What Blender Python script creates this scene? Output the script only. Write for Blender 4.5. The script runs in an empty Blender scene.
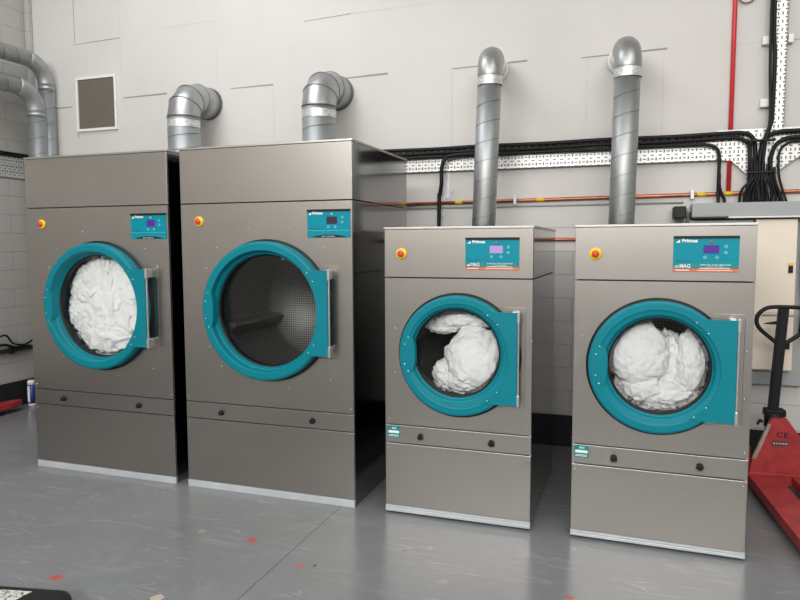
import bpy, bmesh, math, random
from math import sin, cos, pi, radians, atan2, sqrt, hypot
from mathutils import Vector, Matrix, noise
random.seed(4)
SC = bpy.context.scene
COL = SC.collection

# ------------------------------------------------------------------ materials
def new_mat(name):
    m = bpy.data.materials.new(name); m.use_nodes = True
    nt = m.node_tree
    return m, nt, nt.nodes['Principled BSDF']
def N(nt, t, **k):
    n = nt.nodes.new(t)
    for a, b in k.items():
        if a in n.inputs.keys(): n.inputs[a].default_value = b
        else: setattr(n, a, b)
    return n
def mixc(nt, fac, a, b, mode='MIX'):
    n = nt.nodes.new('ShaderNodeMix'); n.data_type = 'RGBA'; n.blend_type = mode
    for i, v in ((0, fac), (6, a), (7, b)):
        if hasattr(v, 'links'): nt.links.new(v, n.inputs[i])
        else: n.inputs[i].default_value = v if i == 0 else (*v, 1)
    return n.outputs[2]
def mth(nt, op, a, b=0.0, c=None, clamp=False):
    n = nt.nodes.new('ShaderNodeMath'); n.operation = op; n.use_clamp = clamp
    for i, v in enumerate((a, b) if c is None else (a, b, c)):
        if hasattr(v, 'links'): nt.links.new(v, n.inputs[i])
        else: n.inputs[i].default_value = v
    return n.outputs[0]
def ramp(nt, src, p0, p1, c0=(0, 0, 0), c1=(1, 1, 1)):
    r = nt.nodes.new('ShaderNodeValToRGB'); nt.links.new(src, r.inputs[0])
    r.color_ramp.elements[0].position = p0; r.color_ramp.elements[1].position = p1
    r.color_ramp.elements[0].color = (*c0, 1); r.color_ramp.elements[1].color = (*c1, 1)
    return r.outputs[0]
def objco(nt, scale=(1, 1, 1)):
    t = nt.nodes.new('ShaderNodeTexCoord'); mp = nt.nodes.new('ShaderNodeMapping')
    mp.inputs['Scale'].default_value = scale
    nt.links.new(t.outputs['Object'], mp.inputs[0]); return mp.outputs[0]
def noise_t(nt, vec, scale, detail=3, rough=.5, dist=0):
    n = N(nt, 'ShaderNodeTexNoise', Scale=scale, Detail=detail, Roughness=rough, Distortion=dist)
    nt.links.new(vec, n.inputs['Vector']); return n.outputs[0]
def bump(nt, p, h, s, d=.002):
    b = N(nt, 'ShaderNodeBump', Strength=s, Distance=d)
    nt.links.new(h, b.inputs['Height']); nt.links.new(b.outputs[0], p.inputs['Normal'])
def simple(name, col, rough=.5, metal=0, var=.06, scale=30, stretch=(1, 1, 1), bmp=0, **k):
    m, nt, p = new_mat(name)
    v = noise_t(nt, objco(nt, stretch), scale)
    lo = tuple(c*(1-var) for c in col); hi = tuple(min(1, c*(1+var)) for c in col)
    nt.links.new(ramp(nt, v, .3, .7, lo, hi), p.inputs['Base Color'])
    p.inputs['Metallic'].default_value = metal
    nt.links.new(mth(nt, 'MULTIPLY_ADD', v, rough*.3, rough*.85), p.inputs['Roughness'])
    if bmp: bump(nt, p, v, bmp)
    for a, b in k.items(): p.inputs[a].default_value = b
    return m
def emit(name, col, s, base=None):
    m, nt, p = new_mat(name)
    v = noise_t(nt, objco(nt), 60)
    nt.links.new(ramp(nt, v, .3, .75, tuple(c*.75 for c in col), col), p.inputs['Emission Color'])
    p.inputs['Base Color'].default_value = (*(base or tuple(c*.4 for c in col)), 1)
    p.inputs['Emission Strength'].default_value = s; p.inputs['Roughness'].default_value = .3
    return m

M = {}
def steel(name, col, rough, streak=(2, 2, 260), aniso=0.0):
    m, nt, p = new_mat(name)
    v = noise_t(nt, objco(nt, streak), 3, 4)
    w = noise_t(nt, objco(nt), 2.3, 3)
    c = mixc(nt, .5, ramp(nt, v, .25, .75, tuple(x*.9 for x in col), tuple(x*1.06 for x in col)),
             ramp(nt, w, .3, .7, tuple(x*.94 for x in col), tuple(x*1.04 for x in col)))
    nt.links.new(c, p.inputs['Base Color'])
    p.inputs['Metallic'].default_value = 1
    nt.links.new(mth(nt, 'MULTIPLY_ADD', v, rough*.35, rough*.8), p.inputs['Roughness'])
    bump(nt, p, v, .05, .0005)
    return m
M['steel'] = steel('brushed_steel', (.425, .40, .372), .34, (300, 2, 2))
M['side'] = steel('polished_side_steel', (.34, .34, .335), .11, (3, 3, 60))
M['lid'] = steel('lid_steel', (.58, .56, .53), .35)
M['kick'] = simple('galvanised_strip', (.62, .66, .69), .45, .35, .08, 8, (1, 1, 1))
M['galv'] = simple('galvanised_duct', (.44, .46, .46), .5, .9, .05, 9)
M['elbow'] = simple('aluminium_elbow', (.44, .45, .45), .42, .9, .06, 7)
M['seam'] = simple('duct_seam', (.20, .20, .20), .4, .8)
M['tape'] = simple('foil_tape', (.72, .72, .71), .4, .6, .3, 40, (1, 1, 3), .5)
M['black'] = simple('black_rubber', (.010, .010, .011), .5, **{'Specular IOR Level': .3})
M['cable'] = simple('black_cable', (.010, .010, .011), .5, **{'Specular IOR Level': .25})
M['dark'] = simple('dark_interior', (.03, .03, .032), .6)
M['white'] = simple('white_plastic', (.8, .8, .78), .4)
M['ink'] = simple('white_ink', (.85, .87, .87), .5)
M['darkink'] = simple('dark_ink', (.02, .06, .09), .5)
M['cyanink'] = simple('pale_cyan_ink', (.22, .6, .68), .5)
M['yellow'] = simple('yellow_plastic', (.85, .55, .02), .35)
M['redplastic'] = simple('red_plastic', (.65, .06, .02), .35)
M['orange'] = simple('orange_print', (.75, .13, .05), .5)
M['startred'] = simple('dull_red_button', (.38, .10, .09), .5)
M['teal'] = simple('teal_door_plastic', (.0, .20, .255), .45, 0, .03, 5, **{'Specular IOR Level': .25})
M['tealflat'] = simple('teal_panel_print', (.0, .255, .335), .45, 0, .03, 8, **{'Specular IOR Level': .2})
M['tealgreen'] = simple('teal_green_print', (.0, .22, .24), .4, 0, .05, 8)
M['screw'] = simple('bright_screw', (.75, .75, .75), .25, 1)
M['hinge'] = simple('hinge_aluminium', (.62, .63, .64), .3, .8)
M['chrome'] = simple('bright_metal', (.7, .7, .7), .25, 1)
M['copper'] = simple('copper_pipe', (.50, .18, .10), .35, .8, .3, 7)
M['redpaint'] = simple('red_pipe_paint', (.62, .03, .04), .4, 0, .08, 10)
M['trunk'] = simple('grey_trunking', (.36, .38, .38), .5, 0, .05, 6)
M['cream'] = simple('cream_enamel', (.84, .74, .62), .45, 0, .03, 4)
M['beige'] = simple('pale_frame', (.80, .77, .71), .5)
M['darkblue'] = simple('blue_label', (.03, .05, .22), .35)
M['ptred'] = simple('pallet_truck_red', (.37, .034, .036), .45, 0, .25, 14)
M['worn'] = simple('worn_plate', (.36, .33, .26), .6, .2, .3, 20)
M['clear'] = simple('white_sign', (.75, .75, .72), .5)
M['disp_purple'] = emit('display_purple', (.09, .025, .36), .45)
M['disp_lilac'] = emit('display_lilac', (.55, .38, .80), .5)
M['disp_dark'] = simple('display_dark', (.02, .012, .035), .35)

def glass_mat():
    m, nt, p = new_mat('door_glass')
    nt.nodes.remove(p); out = nt.nodes['Material Output']
    tr = N(nt, 'ShaderNodeBsdfTransparent'); tr.inputs[0].default_value = (.97, .98, .98, 1)
    gl = N(nt, 'ShaderNodeBsdfGlossy', Roughness=.04)
    fr = N(nt, 'ShaderNodeFresnel', IOR=1.5)
    mx = N(nt, 'ShaderNodeMixShader')
    nt.links.new(fr.outputs[0], mx.inputs[0]); nt.links.new(tr.outputs[0], mx.inputs[1]); nt.links.new(gl.outputs[0], mx.inputs[2])
    nt.links.new(mx.outputs[0], out.inputs[0]); return m
M['glass'] = glass_mat()

def drum_mat():
    m, nt, p = new_mat('perforated_drum_steel')
    uv = N(nt, 'ShaderNodeTexCoord'); mp = N(nt, 'ShaderNodeMapping'); mp.inputs['Scale'].default_value = (1, 1, 1)
    nt.links.new(uv.outputs['UV'], mp.inputs[0])
    v = N(nt, 'ShaderNodeTexVoronoi', Scale=62.0, Randomness=0.0)
    nt.links.new(mp.outputs[0], v.inputs['Vector'])
    h = ramp(nt, v.outputs['Distance'], .26, .34)
    nt.links.new(mixc(nt, h, (.012, .012, .012), (.22, .215, .205)), p.inputs['Base Color'])
    p.inputs['Metallic'].default_value = .6; p.inputs['Roughness'].default_value = .5
    return m
M['drum'] = drum_mat()

def cloth_mat():
    m, nt, p = new_mat('white_cotton')
    co = objco(nt); v = noise_t(nt, co, 22, 5, .6, .6)
    p.inputs['Base Color'].default_value = (.95, .95, .95, 1)
    p.inputs['Roughness'].default_value = .9
    h = None
    for sc, ro, a in ((9, 25, 1.0), (15, -50, .6), (26, 70, .3)):
        mp = N(nt, 'ShaderNodeMapping'); mp.inputs['Rotation'].default_value = (0, radians(ro), 0); nt.links.new(co, mp.inputs[0])
        wv = N(nt, 'ShaderNodeTexWave', Scale=sc*.35, Distortion=9.0, Detail=3.0); wv.inputs['Detail Scale'].default_value = 1.4
        nt.links.new(mp.outputs[0], wv.inputs['Vector'])
        q = mth(nt, 'MULTIPLY', mth(nt, 'POWER', wv.outputs['Fac'], .6), a)
        h = q if h is None else mth(nt, 'ADD', h, q)
    h = mth(nt, 'ADD', h, mth(nt, 'MULTIPLY', v, .3))
    bump(nt, p, h, .45, .008); return m
M['cloth'] = cloth_mat()

def tray_mat():
    m, nt, p = new_mat('perforated_tray_steel')
    uv = N(nt, 'ShaderNodeTexCoord'); sp = N(nt, 'ShaderNodeSeparateXYZ')
    nt.links.new(uv.outputs['UV'], sp.inputs[0])
    U, V = sp.outputs[0], sp.outputs[1]
    def slots(du, dv, ou, ov, hu, hv):
        a = mth(nt, 'ABSOLUTE', mth(nt, 'SUBTRACT', mth(nt, 'FRACT', mth(nt, 'MULTIPLY_ADD', U, 1/du, ou)), .5))
        b = mth(nt, 'ABSOLUTE', mth(nt, 'SUBTRACT', mth(nt, 'FRACT', mth(nt, 'MULTIPLY_ADD', V, 1/dv, ov)), .5))
        return mth(nt, 'MULTIPLY', mth(nt, 'LESS_THAN', a, hu), mth(nt, 'LESS_THAN', b, hv))
    s = mth(nt, 'MAXIMUM', slots(.05, .025, 0, .5, .20, .16), slots(.05, .05, .5, .5, .10, .20))
    nz = noise_t(nt, uv.outputs['Object'], 8)
    base = ramp(nt, nz, .3, .7, (.62, .62, .60), (.78, .78, .76))
    nt.links.new(mixc(nt, s, base, (.10, .10, .10)), p.inputs['Base Color'])
    p.inputs['Metallic'].default_value = .35; p.inputs['Roughness'].default_value = .4
    return m
M['tray'] = tray_mat()

def wall_mat(name, axis, block_top, col, band=True):
    m, nt, p = new_mat(name)
    tc = N(nt, 'ShaderNodeTexCoord'); sp = N(nt, 'ShaderNodeSeparateXYZ'); nt.links.new(tc.outputs['Object'], sp.inputs[0])
    cb = N(nt, 'ShaderNodeCombineXYZ')
    nt.links.new(sp.outputs[axis], cb.inputs[0])
    nt.links.new(mth(nt, 'SUBTRACT', sp.outputs[2], .077), cb.inputs[1])
    br = N(nt, 'ShaderNodeTexBrick'); br.offset = .5
    br.inputs['Scale'].default_value = 1; br.inputs['Mortar Size'].default_value = .0045
    br.inputs['Mortar Smooth'].default_value = .5; br.inputs['Brick Width'].default_value = .42; br.inputs['Row Height'].default_value = .1685
    nt.links.new(cb.outputs[0], br.inputs['Vector'])
    isb = mth(nt, 'LESS_THAN', sp.outputs[2], block_top)
    mort = mth(nt, 'MULTIPLY', br.outputs['Fac'], isb)
    nz = noise_t(nt, tc.outputs['Object'], 1.4, 4); fine = noise_t(nt, tc.outputs['Object'], 90, 3)
    base = ramp(nt, nz, .3, .7, tuple(c*.96 for c in col), tuple(min(1, c*1.03) for c in col))
    base = mixc(nt, mth(nt, 'MULTIPLY', mort, .42), base, tuple(c*.5 for c in col))
    if band:
        edge = mth(nt, 'LESS_THAN', sp.outputs[2], .235)
        base = mixc(nt, edge, base, (.012, .013, .015))
    nt.links.new(base, p.inputs['Base Color']); p.inputs['Roughness'].default_value = .6
    h = mth(nt, 'SUBTRACT', mth(nt, 'MULTIPLY', fine, mth(nt, 'MULTIPLY_ADD', isb, .25, .03)), mort)
    bump(nt, p, h, .6, .004)
    return m
M['wall_back'] = wall_mat('painted_wall_back', 0, 1.62, (.625, .605, .58))
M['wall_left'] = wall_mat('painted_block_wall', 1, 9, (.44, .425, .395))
M['wall_far'] = simple('far_wall_paint', (.42, .41, .39), .7, 0, .1, 1)
M['ceil'] = simple('ceiling_paint', (.6, .6, .59), .7, 0, .05, 1)
M['joint'] = simple('dark_wall_joint', (.30, .28, .26), .8)  # dark colour of the board joints and cracks
M['faint'] = simple('faint_joint', (.58, .555, .52), .8)

def floor_mat():
    m, nt, p = new_mat('grey_painted_floor')
    co = objco(nt)
    big = noise_t(nt, co, 1.1, 5, .55); mid = noise_t(nt, co, 6, 4)
    base = ramp(nt, big, .3, .7, (.172, .178, .186), (.205, .211, .217))
    # scratches: stretched, warped noise crossings at several angles
    scr = None
    for i, (ang, sx, sy, off) in enumerate(((24, .7, 13, 0), (68, .9, 15, 4), (-35, .7, 11, 9), (-72, .8, 14, 2), (50, .6, 12, 6))):
        mp = N(nt, 'ShaderNodeMapping'); mp.inputs['Rotation'].default_value = (0, 0, radians(ang)); mp.inputs['Scale'].default_value = (sx, sy, 1)
        mp.inputs['Location'].default_value = (off, off*2, 0); nt.links.new(co, mp.inputs[0])
        v = noise_t(nt, mp.outputs[0], 1.0, 1, .4, .2)
        l = mth(nt, 'LESS_THAN', mth(nt, 'ABSOLUTE', mth(nt, 'SUBTRACT', v, .5)), .0042)
        scr = l if scr is None else mth(nt, 'MAXIMUM', scr, l)
    area = ramp(nt, noise_t(nt, co, 3.1, 4), .45, .62)
    base = mixc(nt, mth(nt, 'MULTIPLY', mth(nt, 'MULTIPLY', scr, area), .28), base, (.42, .42, .40))
    smear = ramp(nt, noise_t(nt, objco(nt, (1.2, 1.7, 1)), 2.2, 8, .72, .6), .54, .78)
    base = mixc(nt, mth(nt, 'MULTIPLY', smear, .45), base, (.33, .33, .335))
    # chips of red and cream paint and a dark dot, where they lie on the floor
    sp = N(nt, 'ShaderNodeSeparateXYZ'); nt.links.new(co, sp.inputs[0])
    jit = mth(nt, 'MULTIPLY', mth(nt, 'SUBTRACT', noise_t(nt, co, 45, 3), .5), .06)
    for (x, y, r, c) in ((1.985, -.549, .026, (.48, .07, .055)), (1.36, -1.164, .026, (.48, .07, .055)), (2.341, -.719, .015, (.5, .09, .06)),
                         (3.542, -.603, .018, (.45, .07, .04)), (1.903, -1.163, .026, (.55, .42, .33)), (2.403, -.698, .010, (.02, .02, .02)),
                         (1.683, -.539, .022, (.30, .26, .21)), (3.003, -.643, .022, (.30, .25, .21)), (2.75, -.42, .008, (.04, .04, .04)),
                         (2.86, -.35, .016, (.30, .28, .26))):
        dx = mth(nt, 'SUBTRACT', sp.outputs[0], x); dy = mth(nt, 'SUBTRACT', sp.outputs[1], y)
        d = mth(nt, 'SQRT', mth(nt, 'ADD', mth(nt, 'MULTIPLY', dx, dx), mth(nt, 'MULTIPLY', dy, dy)))
        f = mth(nt, 'LESS_THAN', mth(nt, 'ADD', d, jit), r)
        base = mixc(nt, mth(nt, 'MULTIPLY', f, .85), base, c)
    # expansion joint
    jx = mth(nt, 'ABSOLUTE', mth(nt, 'SUBTRACT', sp.outputs[0], mth(nt, 'MULTIPLY_ADD', noise_t(nt, co, 9, 3), .02, 2.222)))
    base = mixc(nt, mth(nt, 'MULTIPLY', mth(nt, 'LESS_THAN', jx, .003), .6), base, (.03, .03, .032))
    nt.links.new(base, p.inputs['Base Color'])
    nt.links.new(mth(nt, 'MULTIPLY_ADD', mid, .12, .17), p.inputs['Roughness'])
    bump(nt, p, mid, .05, .004)
    return m
M['floor'] = floor_mat()

# ------------------------------------------------------------------ geometry helpers
def add_box(bm, x0, x1, y0, y1, z0, z1, bev=0, seg=2, mi=0, mtx=None):
    r = bmesh.ops.create_cube(bm, size=1)
    vs = r['verts']
    bmesh.ops.scale(bm, verts=vs, vec=(x1-x0, y1-y0, z1-z0))
    bmesh.ops.translate(bm, verts=vs, vec=((x0+x1)/2, (y0+y1)/2, (z0+z1)/2))
    fs = set(f for v in vs for f in v.link_faces)
    if bev:
        es = list(set(e for v in vs for e in v.link_edges))
        q = bmesh.ops.bevel(bm, geom=es, offset=bev, segments=seg, affect='EDGES', profile=.5)
        fs = set(q['faces']) | set(f for f in fs if f.is_valid)
        vs = list(set(v for f in fs for v in f.verts))
    for f in fs: f.material_index = mi
    if mtx is not None: bmesh.ops.transform(bm, matrix=mtx, verts=vs)
    return vs
def catmull(pts, n):
    P = [Vector(p) for p in pts]; P = [P[0]*2-P[1]] + P + [P[-1]*2-P[-2]]; out = []
    for i in range(1, len(P)-2):
        a, b, c, d = P[i-1:i+3]
        for k in range(n):
            t = k/n
            out.append(.5*((2*b)+(c-a)*t+(2*a-5*b+4*c-d)*t*t+(-a+3*b-3*c+d)*t**3))
    out.append(P[-2]); return out
def add_tube(bm, pts, r, seg=12, mi=0, caps=True, closed=False):
    P = [Vector(p) for p in pts]; n = len(P); rings = []
    up = None
    for i in range(n):
        if closed: t = P[(i+1) % n]-P[i-1]
        else: t = (P[min(i+1, n-1)]-P[max(i-1, 0)])
        t.normalize()
        if up is None: up = t.orthogonal().normalized()
        else:
            up = (up-t*up.dot(t)); up = up.normalized() if up.length > 1e-6 else t.orthogonal().normalized()
        w = t.cross(up); rr = r[i] if isinstance(r, (list, tuple)) else r
        rings.append([bm.verts.new(P[i]+(up*cos(a)+w*sin(a))*rr) for a in (2*pi*k/seg for k in range(seg))])
    m = n if closed else n-1
    for i in range(m):
        A, B = rings[i], rings[(i+1) % n]
        for k in range(seg):
            f = bm.faces.new((A[k], A[(k+1) % seg], B[(k+1) % seg], B[k])); f.material_index = mi; f.smooth = True
    if caps and not closed:
        for R, rev in ((rings[0], True), (rings[-1], False)):
            f = bm.faces.new(R[::-1] if rev else R); f.material_index = mi
    return rings
def add_lathe(bm, prof, cx, cz, seg=96, mi=0, a0=0, a1=2*pi):      # profile (r, y) round the y axis
    full = abs(a1-a0-2*pi) < 1e-6; n = seg if full else seg+1; rings = []
    for i in range(n):
        a = a0+(a1-a0)*i/seg
        rings.append([bm.verts.new((cx+r*cos(a), y, cz+r*sin(a))) for r, y in prof])
    for i in range(seg):
        A, B = rings[i], rings[(i+1) % n]
        for k in range(len(prof)-1):
            f = bm.faces.new((A[k], A[k+1], B[k+1], B[k])); f.smooth = True; f.material_index = mi
    return rings
def add_disc(bm, cx, y, cz, r, seg=48, mi=0, depth=.003):
    p = [(r, y+depth), (r, y), (0.0001, y)]
    add_lathe(bm, p, cx, cz, seg, mi)
def add_prism(bm, poly, y0, y1, mi=0, bev=0, axis='y'):             # polygon in (x,z), extruded in y
    f3 = {'y': lambda a, b, c: (a, c, b), 'z': lambda a, b, c: (a, b, c), 'x': lambda a, b, c: (c, a, b)}[axis]
    A = [bm.verts.new(f3(a, b, y0)) for a, b in poly]; B = [bm.verts.new(f3(a, b, y1)) for a, b in poly]
    fs = [bm.faces.new(A), bm.faces.new(B[::-1])]
    n = len(poly)
    for i in range(n): fs.append(bm.faces.new((A[i], A[(i+1) % n], B[(i+1) % n], B[i])))
    for f in fs: f.material_index = mi
    if bev:
        es = list(fs[0].edges)
        bmesh.ops.bevel(bm, geom=es, offset=bev, segments=2, affect='EDGES')
    return fs
def build(name, bm, mats, parent=None, recalc=True, smooth=None):
    if recalc: bmesh.ops.recalc_face_normals(bm, faces=bm.faces)
    me = bpy.data.meshes.new(name); bm.to_mesh(me); bm.free()
    for m in (mats if isinstance(mats, (list, tuple)) else [mats]): me.materials.append(m)
    o = bpy.data.objects.new(name, me); COL.objects.link(o)
    if smooth: me.set_sharp_from_angle(angle=radians(smooth))
    if parent: o.parent = parent
    return o
def box(name, dims, mat, parent=None, bev=0):
    bm = bmesh.new(); add_box(bm, *dims, bev=bev); return build(name, bm, mat, parent)
def empty(name, loc, label, cat, group=None, rz=0):
    o = bpy.data.objects.new(name, None); COL.objects.link(o); o.location = loc; o.rotation_euler = (0, 0, rz)
    o.empty_display_size = .1
    return tag(o, label, cat, group)
def tag(o, label=None, cat=None, group=None, kind=None):
    if label: o['label'] = label
    if cat: o['category'] = cat
    if group: o['group'] = group
    if kind: o['kind'] = kind
    return o
def struct(o, label=None, cat=None): return tag(o, label, cat, kind='structure')
def text_bm(bm, s, x, z, y, size, mi=0, width=None, depth=.0006, bold=.0):
    cu = bpy.data.curves.new('t', 'FONT'); cu.body = s; cu.size = size; cu.extrude = depth; cu.offset = bold
    cu.resolution_u = 2
    ob = bpy.data.objects.new('t', cu); COL.objects.link(ob)
    dg = bpy.context.evaluated_depsgraph_get(); me = bpy.data.meshes.new_from_object(ob.evaluated_get(dg))
    w = max(v.co.x for v in me.vertices) or 1
    k = (width/w) if width else 1
    base = len(bm.verts)
    vs = [bm.verts.new((x+v.co.x*k, y-v.co.z, z+v.co.y)) for v in me.vertices]
    for p in me.polygons:
        try:
            f = bm.faces.new([vs[i] for i in p.vertices]); f.material_index = mi
        except ValueError: pass
    bpy.data.objects.remove(ob); bpy.data.curves.remove(cu); bpy.data.meshes.remove(me)

# ------------------------------------------------------------------ room
XL, YB, XR, YF, ZC = -1.585, 1.55, 8.5, -9.0, 4.9
struct(box('floor', (XL-.1, XR+.1, YF-.1, YB+.1, -.1, 0), M['floor']))
struct(box('wall_back', (XL-.1, XR+.1, YB, YB+.12, 0, ZC), M['wall_back']))
struct(box('wall_left', (XL-.12, XL, YF, YB, 0, ZC), M['wall_left']))
struct(box('wall_right', (XR, XR+.12, YF, YB, 0, ZC), M['wall_far']))
struct(box('wall_front', (XL, XR, YF-.12, YF, 0, ZC), M['wall_far']))
struct(box('ceiling', (XL-.1, XR+.1, YF-.1, YB+.1, ZC, ZC+.1), M['ceil']))
# board joints on the wall face
bm = bmesh.new()
SX = lambda x: 3.746+(x-3.746)*1.0102
SZ = lambda z: 1.469+(z-1.469)*1.0102
for (x0, z0, x1, z1, t, mi) in ((-1.54, 2.735, -1.06, 2.732, .010, 0), (-.48, 2.770, -.03, 2.775, .016, 0), (.60, 2.765, 1.0, 2.768, .012, 0),
        (1.62, 2.765, 1.98, 2.772, .016, 0), (2.48, 2.762, 3.03, 2.772, .013, 0), (3.40, 2.757, 3.95, 2.768, .013, 0), (4.66, 2.752, 4.9, 2.752, .006, 0),
        (-1.02, 3.275, -.50, 3.285, .008, 0), (-.06, 3.32, .5, 3.33, .004, 1), (1.28, 3.23, 1.68, 3.245, .006, 0), (1.68, 3.245, 2.4, 3.25, .003, 1),
        (4.3, 2.752, 4.55, 2.752, .003, 1)):
    x0, x1, z0, z1 = SX(x0), SX(x1), SZ(z0), SZ(z1)
    add_prism(bm, [(x0, z0-t/4), (x1, z1-t/2), (x1, z1+t/2), (x0, z0+t/4)], YB-.0015, YB+.01, mi)
for (x, z0, z1, t, mi) in ((-1.0, 3.29, 4.8, .006, 0), (-1.0, 2.45, 2.50, .008, 0), (.47, 2.8, 4.8, .003, 1), (1.0, 2.0, 2.75, .005, 1), (2.48, 2.2, 2.75, .005, 1),
                       (3.44, 2.2, 2.75, .005, 1), (3.93, 2.2, 2.75, .005, 1), (-.5, 3.0, 4.8, .003, 1)):
    x, z0, z1 = SX(x), SZ(z0), SZ(z1)
    add_box(bm, x-t/2, x+t/2, YB-.0012, YB+.01, z0, z1, mi=mi)
struct(build('trim_1', bm, [M['joint'], M['faint']]))
# corner conduit strip (left back corner)
bm = bmesh.new(); add_box(bm, XL+.003, XL+.055, YB-.05, YB-.002, .0, ZC-.001, bev=.008); struct(build('trim_2', bm, M['wall_left']))

# ------------------------------------------------------------------ dryers
def ring_segment_poly(ro, ri, a0, a1, n=20):
    return [(ro*cos(a0+(a1-a0)*i/n), ro*sin(a0+(a1-a0)*i/n)) for i in range(n+1)] + [(ri*cos(a1+(a0-a1)*i/n), ri*sin(a1+(a0-a1)*i/n)) for i in range(n+1)]
def panel_hole(name, x0, x1, z0, z1, cx, cz, r, parent, mat, t=.0015):
    bm = bmesh.new()
    angs = sorted(set([round(2*pi*i/96, 5) for i in range(96)] + [round(atan2(z-cz, x-cx) % (2*pi), 5) for x in (x0, x1) for z in (z0, z1)]))
    rows = []
    for a in angs:
        c, s = cos(a), sin(a); k = 1e9
        if c > 1e-9: k = min(k, (x1-cx)/c)
        if c < -1e-9: k = min(k, (x0-cx)/c)
        if s > 1e-9: k = min(k, (z1-cz)/s)
        if s < -1e-9: k = min(k, (z0-cz)/s)
        o = (cx+k*c, cz+k*s); i = (cx+r*c, cz+r*s)
        rows.append([bm.verts.new(p) for p in ((o[0], .012, o[1]), (o[0], t, o[1]), (o[0]-c*t*.6, 0, o[1]-s*t*.6), (i[0], 0, i[1]), (i[0], .02, i[1]))])
    n = len(rows)
    for j in range(n):
        A, B = rows[j], rows[(j+1) % n]
        for k in range(4): bm.faces.new((A[k], A[k+1], B[k+1], B[k]))
    return build(name, bm, mat, parent)
def flat_panel(name, x0, x1, z0, z1, parent, mat): return box(name, (x0, x1, 0, .012, z0, z1), mat, parent, bev=.0015)

def lathe_obj(name, prof, cx, cz, mat, parent, seg=96):
    bm = bmesh.new(); add_lathe(bm, prof, cx, cz, seg); return build(name, bm, mat, parent)

def control_panel(root, x0, x1, z0, z1, small, disp, model):
    W, H = x1-x0, z1-z0
    p = box('control_panel', (x0, x1, -.004, .001, z0, z1), M['tealflat'], root, bev=.0012)
    fx = lambda u: x0+u*W
    fz = lambda v: z1-v*H                                  # v from the top
    box('top_edge', (x0, x1, -.0085, .001, z1-.012, z1), M['black'], p, bev=.001)
    hb = .76 if small else 1.0                              # the control part above the dealer label
    d = box('display', (fx(.46), fx(.70), -.0055, -.003, fz(.49 if small else .52), fz(.26)), M[disp], p)
    bm = bmesh.new()
    yy = -.0046
    text_bm(bm, 'Primus', fx(.13), fz(.175), yy, H*.115*1.15, 0, W*.24, bold=.0008)
    add_prism(bm, [(fx(.035), fz(.19)), (fx(.10), fz(.19)), (fx(.10), fz(.10))], yy-.0005, yy)
    build('brand_lettering', bm, M['ink'], p)
    bm = bmesh.new(); text_bm(bm, model, fx(.04), fz(.735 if small else .70), yy, H*.075, 0, W*.24); build('model_lettering', bm, M['darkink'], p)
    bm = bmesh.new()
    for (u, v) in ((.80, .30), (.80, .47), (.49, .60), (.67, .60)) if small else ((.82, .29), (.82, .46), (.50, .62), (.66, .62)):
        rr = H*.045; bm = bmesh.new()
        add_lathe(bm, [(rr, yy), (rr, yy-.0006), (rr*.62, yy-.0006), (rr*.62, yy)], fx(u), fz(v), 20)
        add_box(bm, fx(u)-rr*.7, fx(u)+rr*.7, yy-.0006, yy, fz(v)-rr*.15, fz(v)+rr*.15)
        build('button_mark', bm, M['cyanink'], p)
    bm = bmesh.new(); add_lathe(bm, [(H*.04, yy), (H*.04, yy-.003), (H*.02, yy-.004), (0.0001, yy-.004)], fx(.58), fz(.17), 24)
    build('start_button', bm, M['startred'] if small else M['cyanink'], p)
    if small:
        box('dealer_label', (x0+.001, x1-.001, -.0052, -.003, fz(.92), fz(.755)), M['tealgreen'], p)
        box('label_edge', (x0-.0005, x1+.0005, -.0056, -.003, z0, fz(.925)), M['orange'], p)
        bm = bmesh.new(); y2 = -.0058
        text_bm(bm, 'MAG', fx(.10), fz(.895), y2, H*.15, 0, W*.17, bold=.0003)
        add_box(bm, fx(.025), fx(.09), y2-.0003, y2, fz(.885), fz(.865)); add_box(bm, fx(.045), fx(.09), y2-.0003, y2, fz(.845), fz(.83))
        text_bm(bm, 'SUPPLIED AND SERVICED', fx(.41), fz(.83), y2, H*.055, 0, W*.47)
        text_bm(bm, 'LAUNDRY EQUIPMENT', fx(.50), fz(.875), y2, H*.03, 0, W*.28)
        add_box(bm, fx(.41), fx(.87), y2-.0003, y2, fz(.915), fz(.898))
        build('dealer_lettering', bm, M['ink'], p)
        add = bmesh.new(); add_box(add, fx(.04), fx(.25), -.006, -.0055, fz(.975), fz(.95)); add_box(add, fx(.38), fx(.90), -.006, -.0055, fz(.972), fz(.955))
        build('label_lettering', add, M['cream'], p)
    else:
        bm = bmesh.new()
        n = 16; top = [(fx(.12+.80*i/n), fz(.965)+H*.075*sin(pi*i/n)) for i in range(n+1)]
        add_prism(bm, [(fx(.12), fz(.985))]+top[1:-1]+[(fx(.92), fz(.985))], yy-.0005, yy+.001)
        build('badge_strip', bm, M['black'], p)
        bm = bmesh.new(); text_bm(bm, 'EASY CONTROL', fx(.34), fz(.972), yy-.0006, H*.055, 0, W*.31); build('badge_lettering', bm, M['ink'], p)
        box('divider_line', (fx(0.01), fx(.99), yy-.0004, yy, fz(.752), fz(.742)), M['cyanink'], p)
    return p

def sticker(root, x0, x1, z0, z1):
    p = box('service_sticker', (x0, x1, -.0015, .001, z0, z1), M['tealgreen'], root)
    W, H = x1-x0, z1-z0; yy = -.0017
    bm = bmesh.new()
    text_bm(bm, 'MAG', x0+.35*W, z1-.27*H, yy, H*.22, 0, W*.36, bold=.0003)
    add_box(bm, x0+.06*W, x1-.06*W, yy-.0002, yy, z1-.62*H, z1-.40*H)
    for v in (.78, .88): add_box(bm, x0+.08*W, x1-.1*W, yy-.0002, yy, z1-v*H-.02*H, z1-v*H+.02*H)
    build('sticker_lettering', bm, M['ink'], p)

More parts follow.
